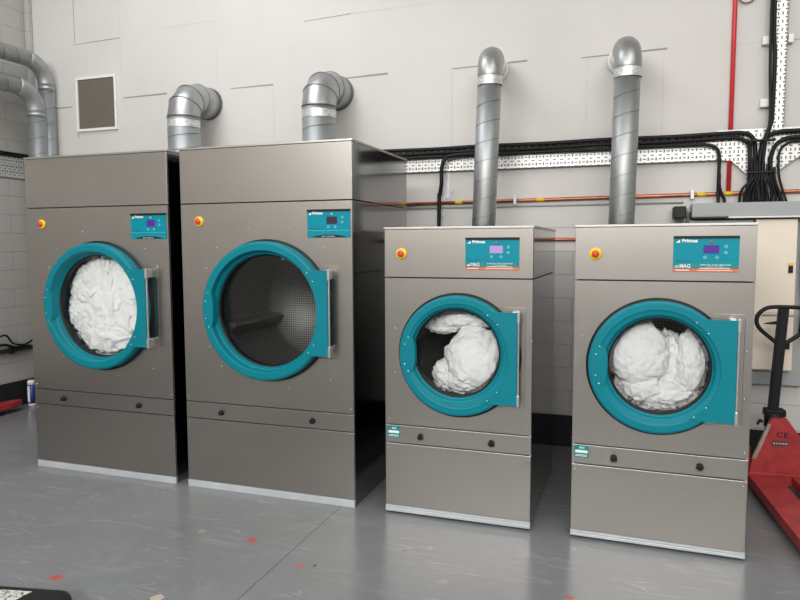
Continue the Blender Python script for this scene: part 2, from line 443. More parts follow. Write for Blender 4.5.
def make_dryer(loc, W, D, H, zk, z1, z2, z3, dc, S, label, disp, rz=0, feet=False, model='DX 24', big=True, drum_fill=True):
    root = empty('tumble_dryer', loc, label, 'tumble dryer', 'stainless steel tumble dryers in a row', rz)
    cx, cz = dc; R, RG = S['R'], S['RG']
    st = M['steel']; g = .0028
    z00 = .012 if feet else .0
    # carcass
    bm = bmesh.new(); t = .012; s0 = .012
    add_box(bm, t, W-t, D-t, D, z00, H-.014); add_box(bm, t, W-t, s0, D-t-.0005, z00, z00+t)
    build('back_panel', bm, M['side'], root)
    for a in (0, W-t):
        box('side_panel', (a, a+t, s0, D, z00, z3-g), M['side'], root, bev=.001)
        box('upper_side_panel', (a, a+t, s0, D, z3+g, H-.0125), M['side'], root, bev=.001)
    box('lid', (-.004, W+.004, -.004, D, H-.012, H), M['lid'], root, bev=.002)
    # dark backing sheets, added so that the panel seams stay dark
    for a, b in ((z00+.014, z2+.004), (z3-.02, H-.014)): box('seam_backing', (t+.001, W-t-.001, .014, .03, a, b), M['dark'], root)
    flat_panel('upper_panel', .001, W-.001, z3+g, H-.013, root, st)
    panel_hole('front_panel', .001, W-.001, z2+g, z3-g, cx, cz, RG+.025, root, st)
    flat_panel('service_strip', .001, W-.001, z1+g, z2-g, root, st)
    flat_panel('lower_panel', .001, W-.001, zk+.001, z1-g, root, st)
    if feet:
        bm = bmesh.new(); add_box(bm, 0, W, -.006, .012, z00, zk-.013, bev=.002); add_box(bm, 0, W, -.002, .012, zk-.011, zk-.001, bev=.001)
        build('kick_strip', bm, M['kick'], root)
        for fx_, fy in ((.05, .06), (W-.05, .06), (.05, D-.06), (W-.05, D-.06)):
            bm = bmesh.new(); add_tube(bm, [(fx_, fy, 0), (fx_, fy, z00+.002)], .022, 16); build('foot', bm, M['black'], root)
    else:
        box('kick_strip', (0, W, -.003, .012, .0, zk-.001), M['kick'], root, bev=.001)
    # round knobs on the strip
    for kx in S['knobs']:
        zc = (z1+z2)/2-.004
        k = lathe_obj('lock_knob', [(.017, .0), (.017, -.004), (.013, -.006), (.013, -.020), (.010, -.023), (.0001, -.023)], kx, zc, M['black'], root, 24)
        bm = bmesh.new(); add_box(bm, kx-.004, kx+.004, -.028, -.0225, zc-.010, zc+.010, bev=.001); build('knob_tab', bm, M['black'], k)
        if feet: lathe_obj('knob_collar', [(.017, -.001), (.019, -.005), (.0165, -.009)], kx, zc-.006, M['chrome'], k, 24)
    # stop button
    bx_, bz_ = S['btn']
    sb = lathe_obj('stop_button', [(.030, 0), (.030, -.006), (.027, -.009), (.0001, -.009)], bx_, bz_, M['yellow'], root, 32)
    lathe_obj('button_cap', [(.011, -.008), (.011, -.012), (.0165, -.015), (.0175, -.019), (.014, -.023), (.0001, -.025)], bx_, bz_, M['redplastic'], sb, 32)
    control_panel(root, *S['panel'], not big, disp, model)
    # door
    k = 1.0
    d = root_door = None
    if big: prof = [(R, -.014), (R, -.056), (R-.005, -.068), (R-.016, -.073), (R-.048, -.073), (R-.052, -.070), (R-.058, -.036), (R-.066, -.028), (RG+.010, -.024), (RG+.004, -.026), (RG, -.020), (RG, .03)]
    else: prof = [(R, -.012), (R, -.034), (R-.004, -.044), (R-.012, -.048), (R-.040, -.048), (R-.047, -.044), (R-.066, -.040), (R-.070, -.036), (R-.075, -.018), (RG+.005, -.015), (RG, -.012), (RG, .025)]
    ofs, ofz = S.get('ofs', (0, 0))
    door = lathe_obj('door', prof, cx, cz, M['teal'], root, 128)
    door.data.set_sharp_from_angle(angle=radians(17))
    for v in door.data.vertices:
        rr = hypot(v.co.x-cx, v.co.z-cz); k_ = max(0, min(1, (R-.048-rr)/.03)); v.co.x += ofs*k_; v.co.z += ofz*k_
    lathe_obj('door_gasket', [(R-.01, .0005), (R+.012, .0005), (R+.013, -.006), (R+.010, -.012), (R-.012, -.014)], cx, cz, M['black'], door, 96)
    yt = prof[4][1]
    ys = .0 if big else -.012
    lathe_obj('glass_seal', [(RG+.001, ys-.004), (RG-.006, ys-.001), (RG-.008, ys+.006), (RG-.006, .030), (RG+.012, .034)], cx+ofs, cz+ofz, M['black'], door, 96)
    lathe_obj('door_glass', [(RG-.007, ys+.014), (RG*.7, ys+.008), (RG*.35, ys+.005), (.0001, ys+.004)], cx+ofs, cz+ofz, M['glass'], door, 64)
    # hinge plate
    hx, hh = S['hinge']; hx -= cx; ri = prof[5][0]+.001
    am = math.asin(min(.98, (hh-.004)/ri)); xo = sqrt((R-.002)**2-hh**2)
    bm = bmesh.new()
    poly = [(cx+ri*cos(a), cz+ri*sin(a)) for a in (am-2*am*i/40 for i in range(41))]
    poly += [(cx+xo*.92, cz-hh), (cx+hx, cz-hh), (cx+hx, cz+hh), (cx+xo*.92, cz+hh)]
    add_prism(bm, poly, yt-.0045, yt+.006, bev=.0015); hp = build('hinge_plate', bm, M['teal'], door)
    bm = bmesh.new(); add_box(bm, cx+hx+.001, cx+hx+.010, yt-.001, yt+.011, cz-hh-.002, cz+hh+.002, bev=.003)
    for s in (-1, 1):
        za, zb = sorted((cz+s*(hh-.055), cz+s*(hh+.006))); add_box(bm, cx+hx-.001, cx+hx+.013, yt-.006, yt+.012, za, zb, bev=.003); add_box(bm, cx+hx-.03, cx+hx-.005, yt+.002, 0, za+.005, zb-.005, bev=.002)
    build('hinge_bar', bm, M['hinge'], door)
    # handle plate on the free side
    bm = bmesh.new(); n = 18; al = .30 if big else .36; ro = R-.022; ri2 = prof[5][0]-.012 if not big else prof[5][0]; rb = RG-.006; ai = al*1.0
    pl = [(cx-ro*cos(-al+2*al*i/n), cz+ro*sin(-al+2*al*i/n)) for i in range(n+1)]
    ze = ri2*sin(ai); xe = ri2*cos(ai)
    for i in range(n+1):
        u = 1-2*i/n; xx = rb+(xe-rb)*abs(u)**2.6
        pl.append((cx-xx, cz+u*ze))
    add_prism(bm, pl, yt-.0012, -.012, bev=.0008); build('handle_plate', bm, M['teal'], door)
    # pressed line in the front panel round the hinge
    bm = bmesh.new(); e = .022; xh = sqrt(max(.001, (R+.02)**2-(hh+e)**2))
    add_tube(bm, catmull([(cx+xh, 0, cz+hh+e), (cx+hx, 0, cz+hh+e), (cx+hx+.022, 0, cz+hh+e-.004), (cx+hx+.034, 0, cz+hh), (cx+hx+.034, 0, cz), (cx+hx+.034, 0, cz-hh), (cx+hx+.022, 0, cz-hh-e+.004), (cx+hx, 0, cz-hh-e), (cx+xh, 0, cz-hh-e)], 4), .0016, 6)
    build('pressed_edge', bm, M['steel'], root)
    # screws on the door and front
    me = None
    def screw(x, z, y, par, r=.0042):
        nonlocal me
        if me is None:
            b = bmesh.new(); add_lathe(b, [(r, .0005), (r*.9, -.0015), (.0001, -.0022)], 0, 0, 12)
            o = build('screw', b, M['screw'], par); me = o.data
        else:
            o = bpy.data.objects.new('screw', me); COL.objects.link(o); o.parent = par
        o.location = (x, y, z)
    yp = yt-.0008
    for a, b in (((-.352, .10), (-.370, .05)) if big else ((-.262, .090), (-.280, .052))):
        for q_ in (-1, 1): screw(cx+a, cz+b*q_, yp-.0008, door)
    for a, b in (((.292, .222), (.325, .176)) if big else ((.163, .220), (.213, .172))):
        for q_ in (-1, 1): screw(cx+a, cz+b*q_, yt-.0042, door)
    fr = [(-.336, .36), (.357, .36), (-.41, .24), (-.41, .13), (-.40, -.12), (-.40, -.23), (-.32, -.34), (-.115, -.43), (.12, -.44), (.39, -.38), (-.12, .47), (.14, .47)] if big else \
         [(-.35, .13), (-.352, -.11), (.378, .09), (.376, -.13)]
    for a, b in fr: screw(cx+a, cz+b, .0006, root, .003)
    for x in (.018, W-.018): screw(x, z1-.03, .0006, root, .003); screw(x, z2+.03, .0006, root, .003)
    # drum
    rd = RG+.045; dd = min(D-.15, .62)
    lathe_obj('drum_collar', [(RG+.008, .022), (RG+.012, .055), (RG+.02, .070), (rd, .075)], cx, cz, M['dark'], root, 64)
    bm = bmesh.new(); uvl = bm.loops.layers.uv.new('UVMap'); seg = 64; nd = 8
    for i in range(seg):
        for j in range(nd):
            a0, a1 = 2*pi*i/seg, 2*pi*(i+1)/seg; y0, y1 = .075+dd*j/nd, .075+dd*(j+1)/nd
            vs = [bm.verts.new((cx+rd*cos(a), y, cz+rd*sin(a))) for a, y in ((a0, y0), (a1, y0), (a1, y1), (a0, y1))]
            f = bm.faces.new(vs)
            for l, (u, v) in zip(f.loops, ((a0*rd, y0), (a1*rd, y0), (a1*rd, y1), (a0*rd, y1))): l[uvl].uv = (u, v)
    for i in range(seg):
        a0, a1 = 2*pi*i/seg, 2*pi*(i+1)/seg
        vs = [bm.verts.new((cx+r*cos(a), .075+dd, cz+r*sin(a))) for r, a in ((rd, a0), (rd, a1), (.001, (a0+a1)/2))]
        f = bm.faces.new(vs)
        for l, v in zip(f.loops, vs): l[uvl].uv = (v.co.x, v.co.z)
    bmesh.ops.remove_doubles(bm, verts=bm.verts, dist=1e-5)
    for f in bm.faces: f.smooth = True
    drum = build('drum', bm, M['drum'], root)
    if S.get('lifter'):
        for a in (radians(200), radians(318), radians(80)):
            bm = bmesh.new(); h = .075; w = .05
            add_prism(bm, [(-w, 0), (w, 0), (.006, h), (-.006, h)], .09, .07+dd)
            bmesh.ops.transform(bm, verts=bm.verts, matrix=Matrix.Translation((cx+rd*cos(a), 0, cz+rd*sin(a))) @ Matrix.Rotation(-(a+pi/2)+0, 4, 'Y').to_4x4())
            build('lifter', bm, M['lid'], drum)
    return root

BIG = dict(R=.398, RG=.325, knobs=(.25, .853), btn=(.128, 1.617), panel=(.838, 1.098, 1.516, 1.672), hinge=(.990, .237), bulge=.085, lifter=True)
SML = dict(R=.316, RG=.231, knobs=(.202, .588), btn=(.097, 1.428), panel=(.445, .722, 1.347, 1.511), hinge=(.723, .237), bulge=.10)
X1, X2, X3, X4 = 0.0, 1.2045, 2.4997, 3.4929
make_dryer((X1, 0, 0), 1.113, .94, 2.049, .042, .428, .530, 1.721, (.577, 1.096), BIG, 'large steel tumble dryer at the far left, drum packed full of white laundry', 'disp_purple')
make_dryer((X2, 0, 0), 1.109, .94, 2.049, .042, .430, .532, 1.721, (.577, 1.100), BIG, 'large steel tumble dryer with an empty dark drum, second from left', 'disp_dark')
d3 = make_dryer((X3, 0, 0), .792, 1.02, 1.569, .046, .396, .498, 1.301, (.410, .897), dict(SML, ofs=(-.009, .012)), 'smaller steel tumble dryer beside the large ones, small lilac-white display, drum half filled', 'disp_lilac', feet=True, model='DX-13/24', big=False)
sticker(d3, .014, .084, .427, .490)
d4 = make_dryer((X4, 0, 0), .793, 1.02, 1.569, .040, .382, .482, 1.301, (.390, .893), dict(SML, ofs=(.004, .004)), 'smaller steel tumble dryer at the right end, purple display, beside the red pallet truck', 'disp_purple', rz=-.022, feet=True, model='DX-13/24', big=False)
sticker(d4, .014, .082, .415, .477)

# ------------------------------------------------------------------ laundry in the drums
def laundry(name, center, lobes, RG, label, res=5, K=1.12, f00=.016, dy=-.012):
    cx, cz = center; bm = bmesh.new()
    for (x, z, y, rx, rz_, ry, seed, amp) in lobes:
        x *= K; z *= K; rx *= K; rz_ *= K; y += dy
        r = bmesh.ops.create_icosphere(bm, subdivisions=res, radius=1)
        off = Vector((seed*7.3, seed*3.1, seed*1.7)); rot = seed*1.3
        for v in r['verts']:
            d = v.co.copy()
            w = Vector((noise.noise(d*1.6+off), noise.noise(d*1.6+off+Vector((9, 2, 4))), noise.noise(d*1.6+off+Vector((3, 8, 1)))))
            q = d*1.5+w*.9+off
            h = 0
            n1 = noise.noise(q*.9); n2 = noise.noise(q*2.1+off)
            for kk, a, da, wp in ((5.0, .42, 0, 3.2), (9.5, .26, .9, 3.8), (17, .15, 2.1, 4.5), (31, .07, 1.4, 5.0)):
                u = d.x*cos(rot+da)+d.z*sin(rot+da)+.4*d.y
                md = .35+.65*abs(noise.noise(d*2.2+off*(1+da)))*2
                h += a*md*(1-1.6*abs(sin(kk*u*.5+wp*noise.noise(d*1.3+off+Vector((da, 0, 0)))+wp*.5*n2)))
            s = 1+amp*.78*(h+.25*n1)
            p = Vector((d.x*rx, d.y*ry, d.z*rz_))*s
            p.x += x; p.z += z; p.y += y
            rr = hypot(p.x, p.z); lim = RG-.016
            if rr > lim*.93:                                 # keep inside the drum opening near the glass
                t = lim*(.93+.07*math.tanh((rr-lim*.93)/(lim*.07)))
                if p.y < .09: p.x *= t/rr; p.z *= t/rr
                rr = hypot(p.x, p.z)
            lim2 = RG+.035
            if rr > lim2: p.x *= lim2/rr; p.z *= lim2/rr
            f0 = f00-.004*max(0, 1-rr/RG)                    # never through the pane
            if p.y < f0+.02: p.y = f0+.02*math.exp(-(f0+.02-p.y)/.02)
            v.co = Vector((cx+p.x, p.y, cz+p.z))
    for f in bm.faces: f.smooth = True
    return tag(build(name, bm, M['cloth']), label, 'laundry')
laundry('laundry_load', (X1+.560, 1.096), [(0, -.02, .16, .27, .27, .12, 1.2, .55), (-.12, .12, .13, .17, .16, .09, 2.7, .6), (.13, .1, .12, .17, .2, .085, 3.9, .6), (-.02, -.17, .12, .22, .13, .09, 5.1, .6), (.2, -.08, .13, .10, .2, .09, 6.6, .5), (-.2, -.05, .12, .09, .13, .08, 8.2, .5), (.02, .02, .09, .09, .2, .06, 9.4, .5)],
        .327, 'crumpled white laundry filling the drum of the far left dryer', 6, 1.22, .016, .012)
laundry('laundry_load', (X3+.401, .907), [(.068, -.035, .12, .145, .155, .10, 2.2, .26), (.0, .155, .15, .19, .055, .07, 4.4, .45), (-.10, .125, .16, .10, .05, .06, 3.1, .4), (-.075, -.13, .16, .075, .085, .07, 5.6, .45), (.06, -.14, .13, .14, .085, .08, 7.9, .35)],
        .229, 'white laundry heaped at the right of the half filled drum')
laundry('laundry_load', (X4+.394, .896), [(-.085, .035, .11, .135, .15, .075, 3.3, .24), (-.06, -.10, .13, .11, .09, .07, 1.1, .4), (.04, -.02, .17, .09, .15, .06, 6.1, .5), (.14, .015, .12, .065, .15, .06, 2.9, .35), (.05, -.14, .14, .13, .065, .07, 8.8, .45), (-.02, -.17, .15, .15, .05, .06, 5.2, .45)],
        .229, 'rolled white laundry behind the glass of the right end dryer')

# ------------------------------------------------------------------ exhaust ducts
def spiral_pipe(bm, p0, p1, r, pitch, seg=40, slot_tex=0, hand=1):
    p0, p1 = Vector(p0), Vector(p1); L = (p1-p0).length; ax = (p1-p0).normalized()
    add_tube(bm, [p0, p1], r, seg)
    u = ax.cross(Vector((0, 1, 0))).normalized() if abs(ax.y) < .9 else Vector((1, 0, 0)); w = ax.cross(u)
    n = int(L/pitch*28); pts = []
    for i in range(n+1):
        a = hand*2*pi*i/28; pts.append(p0+ax*(L*i/n)+(u*cos(a)+w*sin(a))*(r+.0005))
    add_tube(bm, pts, .0015, 5, mi=1)
def bend(c_in, d_in, d_out, rad, n):
    """points of a quarter bend that starts at c_in heading d_in and leaves heading d_out"""
    d_in, d_out = Vector(d_in), Vector(d_out); c = Vector(c_in)+d_out*rad
    return [c-d_out*rad*cos(pi/2*i/n)+d_in*rad*sin(pi/2*i/n) for i in range(n+1)]
def gored_duct(x, label):
    r = .126; y = 1.20; zc = 2.665; rad = .17
    root = empty('exhaust_duct', (x, y, 0), label, 'exhaust duct', 'ducts rising from the large dryers')
    bm = bmesh.new(); spiral_pipe(bm, (0, 0, 0), (0, 0, zc-rad), r, .11)
    add_tube(bm, [(0, -.26, 1.42), (0, 0, 1.42)], r*.8, 24)
    build('duct_pipe', bm, [M['galv'], M['seam']], root)
    bm = bmesh.new(); pts = bend((0, 0, zc-rad), (0, 0, 1), (0, 1, 0), rad, 3)
    cc = Vector((0, rad, zc-rad))
    prev = None
    for i, p in enumerate(pts):                               # mitred segments: one ring at each angle
        a = pi/2*i/3
        cen = cc+Vector((0, -cos(a)*rad, sin(a)*rad)); n_ = Vector((0, cos(a), -sin(a)))
        ring = [bm.verts.new(cen+(Vector((1, 0, 0))*cos(t)*r*1.01)+(n_*sin(t)*r*1.01)) for t in (2*pi*k/40 for k in range(40))]
        if prev:
            for k in range(40):
                f = bm.faces.new((prev[k], prev[(k+1) % 40], ring[(k+1) % 40], ring[k])); f.smooth = False
        prev = ring
        loop = [cen+(Vector((1, 0, 0))*cos(t)+n_*sin(t))*r*1.015 for t in (2*pi*k/40 for k in range(40))]
        add_tube(bm, loop, .0035, 6, mi=1, closed=True)
    eo = build('elbow', bm, [M['elbow'], M['seam']], root)
    for e in eo.data.polygons: e.use_smooth = True
    bm = bmesh.new(); ye = rad
    add_tube(bm, [(0, ye, zc), (0, YB-y-.001, zc)], r*1.0, 40)
    add_tube(bm, [(0, YB-y-.03, zc), (0, YB-y-.001, zc)], r*1.05, 40, mi=1)
    build('wall_collar', bm, [M['galv'], M['seam']], root)
    bm = bmesh.new(); add_tube(bm, [(0, 0, zc-rad-.03), (0, 0, zc-rad-.085)], r*1.012, 40, caps=False); build('joint_tape', bm, M['tape'], root)
gored_duct(.356, 'thick duct with segmented elbow at the far left dryer, meeting the wall')
gored_duct(1.546, 'thick duct with segmented elbow above the large empty dryer')
def small_duct(xb, y, xt, zc, xw, D, label):
    r = .079; root = empty('exhaust_duct', (xb, y, 0), label, 'exhaust duct', 'slim spiral ducts above the smaller dryers')
    top = Vector((xt-xb, 0, zc-.13))
    bm = bmesh.new(); spiral_pipe(bm, (0, 0, 1.25), top, r, .125)
    add_tube(bm, [(0, -(y-D), 1.36), (0, 0, 1.36)], r*.85, 24)
    build('duct_pipe', bm, [M['galv'], M['seam']], root)
    out = Vector((xw-xt, YB-y, 0)).normalized()
    pts = bend(top, (0, 0, 1), out, .125, 10)
    bm = bmesh.new(); add_tube(bm, [top-Vector((0, 0, .05))]+pts, r*1.05, 40); build('elbow', bm, M['elbow'], root)
    bm = bmesh.new(); add_tube(bm, [pts[-1], Vector((xw-xb, YB-y-.001, zc+.0))], r*1.0, 32)
    e = Vector((xw-xb, YB-y-.001, zc)); add_tube(bm, [e-out*.07, e-out*.0], r*1.10, 32); build('wall_collar', bm, M['white'], root)
    bm = bmesh.new(); add_tube(bm, [top-Vector((0, 0, .075)), top-Vector((0, 0, .02))], r*1.065, 40, caps=False); build('joint_tape', bm, M['tape'], root)
small_duct(2.790, 1.125, 2.838, 2.735, 2.805, 1.02, 'tall spiral duct rising from the half filled smaller dryer')
small_duct(3.684, 1.125, 3.708, 2.715, 3.655, 1.02, 'tall spiral duct rising from the right end dryer')
def side_duct(x, y, zc, label, r):
    rad = .20
    root = empty('ventilation_duct', (x, y, 0), label, 'ventilation duct', 'ducts in the left corner')
    bm = bmesh.new(); spiral_pipe(bm, (0, 0, 0), (0, 0, zc-rad), r, .14); build('duct_pipe', bm, [M['galv'], M['seam']], root)
    bm = bmesh.new(); add_tube(bm, bend((0, 0, zc-rad), (0, 0, 1), (0, -1, 0), rad, 12), r*1.03, 32)
    add_tube(bm, [(0, 0, zc-rad-.04), (0, 0, zc-rad-.002)], r*1.05, 32); build('elbow', bm, M['galv'], root)
    bm = bmesh.new(); spiral_pipe(bm, (0, -rad, zc), (0, -3.6, zc), r, .14); build('duct_run', bm, [M['galv'], M['seam']], root)
side_duct(-1.285, 1.315, 2.86, 'lower silver duct bending down in the left corner, in front of the upper one', .076)
side_duct(-1.312, 1.465, 3.125, 'upper silver duct bending down in the left corner, beside the wall grille', .067)

# ------------------------------------------------------------------ wall grille
g = empty('wall_grille', (-.818, YB, 2.515), 'square beige wall grille with dark mesh, above the far left dryer', 'vent grille')
bm = bmesh.new(); w, h = .225, .24
for a in ((-w, w, h-.022, h), (-w, w, -h, -h+.022)): add_box(bm, a[0], a[1], -.02, -.001, a[2]+.24, a[3]+.24)
for a in ((-w, -w+.022), (w-.022, w)): add_box(bm, a[0], a[1], -.02, -.001, .022, .458)
build('grille_frame', bm, M['beige'], g)
m_, nt, p = new_mat('brown_grille_mesh')
wv = noise_t(nt, objco(nt, (60, 60, 60)), 2, 2); nt.links.new(ramp(nt, wv, .35, .65, (.15, .13, .11), (.21, .185, .155)), p.inputs['Base Color']); p.inputs['Roughness'].default_value = .7
bm = bmesh.new(); add_box(bm, -w+.02, w-.02, -.008, -.001, .02, .462)
for i in range(46): add_box(bm, -w+.02, w-.02, -.011, -.007, .024+i*.0095, .028+i*.0095)
build('grille_mesh', bm, m_, g)

# ------------------------------------------------------------------ cable tray, cables, pipes
def tray_piece(bm, x0, x1, z0, z1, y, lip=.010, vert=False):
    uvl = bm.loops.layers.uv.verify()
    def q(pts, uvs=None):
        f = bm.faces.new([bm.verts.new(p) for p in pts])
        for l, uv in zip(f.loops, uvs or [(0.0, 0.0)]*4): l[uvl].uv = uv
    uv = [(x0, z0), (x1, z0), (x1, z1), (x0, z1)]
    if vert: uv = [(z0, x0), (z0, x1), (z1, x1), (z1, x0)]
    q([(x0, y, z0), (x1, y, z0), (x1, y, z1), (x0, y, z1)], uv)
    q([(x0, y+.002, z0), (x1, y+.002, z0), (x1, y+.002, z1), (x0, y+.002, z1)])
    if vert:
        q([(x0, y, z0), (x0, y-lip, z0), (x0, y-lip, z1), (x0, y, z1)]); q([(x1, y, z0), (x1, y-lip, z0), (x1, y-lip, z1), (x1, y, z1)])
    else:
        q([(x0, y, z0), (x0, y-lip, z0), (x1, y-lip, z0), (x1, y, z0)], [(x0, 0), (x0, .012), (x1, .012), (x1, 0)]); q([(x0, y, z1), (x0, y-lip, z1), (x1, y-lip, z1), (x1, y, z1)])
YT = 1.516
ct = empty('cable_tray', (0, YB, 0), 'long perforated metal cable tray along the back wall', 'cable tray')
ct.location = (0, 0, 0)
bm = bmesh.new(); tray_piece(bm, 1.2, 4.27, 2.025, 2.19, YT)
tray_piece(bm, 4.76, 6.5, 2.025, 2.20, YT)
build('tray_run', bm, M['tray'], ct, recalc=False)
bm = bmesh.new(); uvl = bm.loops.layers.uv.verify()
poly = [(4.27, 2.025), (4.36, 2.018), (4.45, 1.93), (4.465, 1.73), (4.60, 1.73), (4.617, 1.93), (4.735, 2.02), (4.76, 2.025), (4.76, 2.215), (4.27, 2.215)]
for yy in (YT-.001, YT+.002):
    f = bm.faces.new([bm.verts.new((a, yy, b)) for a, b in poly])
    for l, (a, b) in zip(f.loops, poly): l[uvl].uv = (b, a)
build('tray_junction', bm, M['tray'], ct, recalc=False)
bm = bmesh.new(); tray_piece(bm, 4.583, 4.655, 2.19, 4.6, YT, vert=True); build('tray_riser', bm, M['tray'], ct, recalc=False)
for (z, xa, xb) in ((2.765, 4.515, 4.565), (2.765, 4.66, 4.69), (2.375, 4.515, 4.565)):
    bm = bmesh.new(); add_box(bm, xa, xb, YT-.012, YB-.001, z-.026, z+.026, bev=.003); add_box(bm, xa-.0, xb+.02 if xb < 4.6 else xb, YT-.006, YB-.001, z-.012, z+.012)
    build('tray_bracket', bm, M['white'], ct)
bm = bmesh.new()
for i in range(12): x = 1.5+i*.42; add_box(bm, x-.015, x+.015, YT+.002, YB-.001, 2.04, 2.17)
build('tray_fixing', bm, M['kick'], ct)
# tray on the left wall
bm = bmesh.new(); tray_piece(bm, -.9, 3.2, 2.095, 2.285, 0)
lt = build('cable_tray', bm, M['tray'], recalc=False); tag(lt, 'perforated cable tray fixed on the left wall, left of the far left dryer', 'cable tray')
lt.rotation_euler = (0, 0, radians(90)); lt.location = (XL+.0021, -1.7, 0)
for zz, xx, w_ in ((2.296, -1.570, 'lower'), (2.318, -1.574, 'upper')):
    bm = bmesh.new(); add_tube(bm, catmull([(xx, 1.48, zz), (xx, .9, zz+.003), (xx, .2, zz-.002), (xx, -1.5, zz)], 6), .009, 8)
    tag(build('power_cable', bm, M['cable']), '%s of the two black cables along the left wall tray' % w_, 'cable', 'cables on the left wall tray')

GR = 'black cables over the back wall tray'
def cable(pts, r, label, n=8, group=GR):
    bm = bmesh.new(); add_tube(bm, catmull(pts, n), r, 10)
    return tag(build('power_cable', bm, M['cable']), label, 'cable', group)
def wob(x0, x1, z, y, k=9, s=0):
    return [(x0+(x1-x0)*i/k, y, z+.0022*sin(i*2.1+s)) for i in range(k+1)]
yc = 1.487
cable(wob(1.0, 4.33, 2.190, yc, 12, 1)+[(4.41, yc, 2.190), (4.462, yc, 2.172), (4.490, yc, 2.11), (4.500, yc, 1.92), (4.489, yc, 1.7385)], .0135, 'thick black cable, topmost along the tray, dropping into the grey trunking')
cable(wob(1.0, 4.30, 2.158, yc, 12, 2)+[(4.39, yc, 2.158), (4.443, yc, 2.131), (4.464, yc, 2.067), (4.463, yc, 1.82), (4.45, yc, 1.7385)], .0125, 'black cable just under the topmost one along the tray')
cable(wob(1.0, 4.10, 2.128, yc, 12, 3)+[(4.21, yc, 2.124), (4.262, yc, 2.102), (4.284, yc, 2.043), (4.285, yc, 1.83), (4.288, yc, 1.7385)], .0115, 'lowest black cable on the tray, turning down left of the red pipe')
cable([(4.287, yc-.022, 1.93), (4.29, yc-.022, 1.85), (4.305, yc-.01, 1.80), (4.322, yc, 1.77), (4.325, yc, 1.7385)], .010, 'short black cable splitting off beside the red pipe')
YC2 = yc-.028
cable([(4.572, yc, 4.5), (4.572, yc, 3.0), (4.585, yc, 2.635), (4.583, yc, 2.325), (4.572, YC2, 2.232), (4.528, YC2, 2.08), (4.512, YC2, 1.9), (4.524, YC2, 1.7385)], .013, 'black cable coming down beside the vertical tray riser')
cable([(4.548, yc-.02, 4.5), (4.552, yc-.02, 3.0), (4.556, yc-.024, 2.6), (4.567, YC2, 2.28), (4.545, YC2-.02, 2.12), (4.53, YC2-.02, 1.9), (4.548, YC2, 1.7385)], .009, 'thin black cable alongside the vertical tray riser')
cable([(6.4, yc, 2.186)]+[(5.2, yc, 2.186), (4.745, yc, 2.186), (4.63, yc, 2.184), (4.566, yc, 2.160), (4.530, yc, 2.089), (4.531, yc, 1.92), (4.565, yc, 1.80), (4.576, yc, 1.7385)], .015, 'thick black cable from the right, topmost at the junction')
cable([(6.4, yc, 2.15), (5.2, yc, 2.15), (4.745, yc, 2.147), (4.663, yc, 2.139), (4.608, yc, 2.098), (4.583, yc, 2.011), (4.592, yc, 1.915), (4.63, yc, 1.819), (4.66, yc, 1.7385)], .0135, 'black cable from the right, second at the junction')
cable([(6.4, yc, 2.12), (5.2, yc, 2.12), (4.747, yc, 2.122), (4.692, yc, 2.119), (4.637, yc, 2.071), (4.630, yc, 1.977), (4.640, yc, 1.882), (4.684, yc, 1.7385)], .008, 'thin black cable from the right, rightmost at the junction')
for i, (a, b, c) in enumerate(((4.484, 4.427, 4.412), (4.47, 4.45, 4.437), (4.50, 4.475, 4.468), (4.515, 4.50, 4.505), (4.54, 4.56, 4.560), (4.56, 4.585, 4.595), (4.58, 4.60, 4.618), (4.60, 4.62, 4.640))):
    cable([(a, YC2-.012, 2.03-.01*i), (a+.002, YC2-.014, 1.90), (b, YC2-.006, 1.835), (c, yc-.02, 1.78), (c, yc-.01, 1.7385)], .0085, 'black cable fanning out into the top of the grey trunking', group='cable tails at the trunking')
for z in (2.13, 1.93):
    bm = bmesh.new(); add_box(bm, 4.445, 4.60, YC2-.034, YC2+.01, z-.006, z+.006, bev=.003); tag(build('cable_tie', bm, M['black']), 'black tie round the cable bundle, %s' % ('upper' if z > 2 else 'lower'), 'cable tie')
# drop between big and small dryers
cable([(2.75, yc-.03, 2.135), (2.56, yc-.03, 2.133), (2.46, yc-.03, 2.12), (2.418, yc-.03, 2.05), (2.412, yc-.02, 1.93), (2.395, yc, 1.85), (2.388, yc, 1.74), (2.388, yc, .6), (2.388, yc, 0.012)], .015, 'black cable dropping from the tray behind the half filled dryer', group=None)
bm = bmesh.new(); uvl = bm.loops.layers.uv.verify()
add_box(bm, 2.43, 2.455, 1.542, YB-.001, 1.84, 2.03); add_box(bm, 2.40, 2.425, 1.542, YB-.001, 0, 1.84)
add_box(bm, 2.40, 2.455, 1.5425, YB-.001, 1.825, 1.85)
for a, z in ((2.39, 1.87), (2.39, 1.70), (2.47, 1.88)): add_box(bm, a-.006, a+.006, 1.535, YB-.001, z-.012, z+.012)
tag(build('conduit', bm, M['kick']), 'narrow metal conduit dropping from the tray beside a black cable', 'conduit')

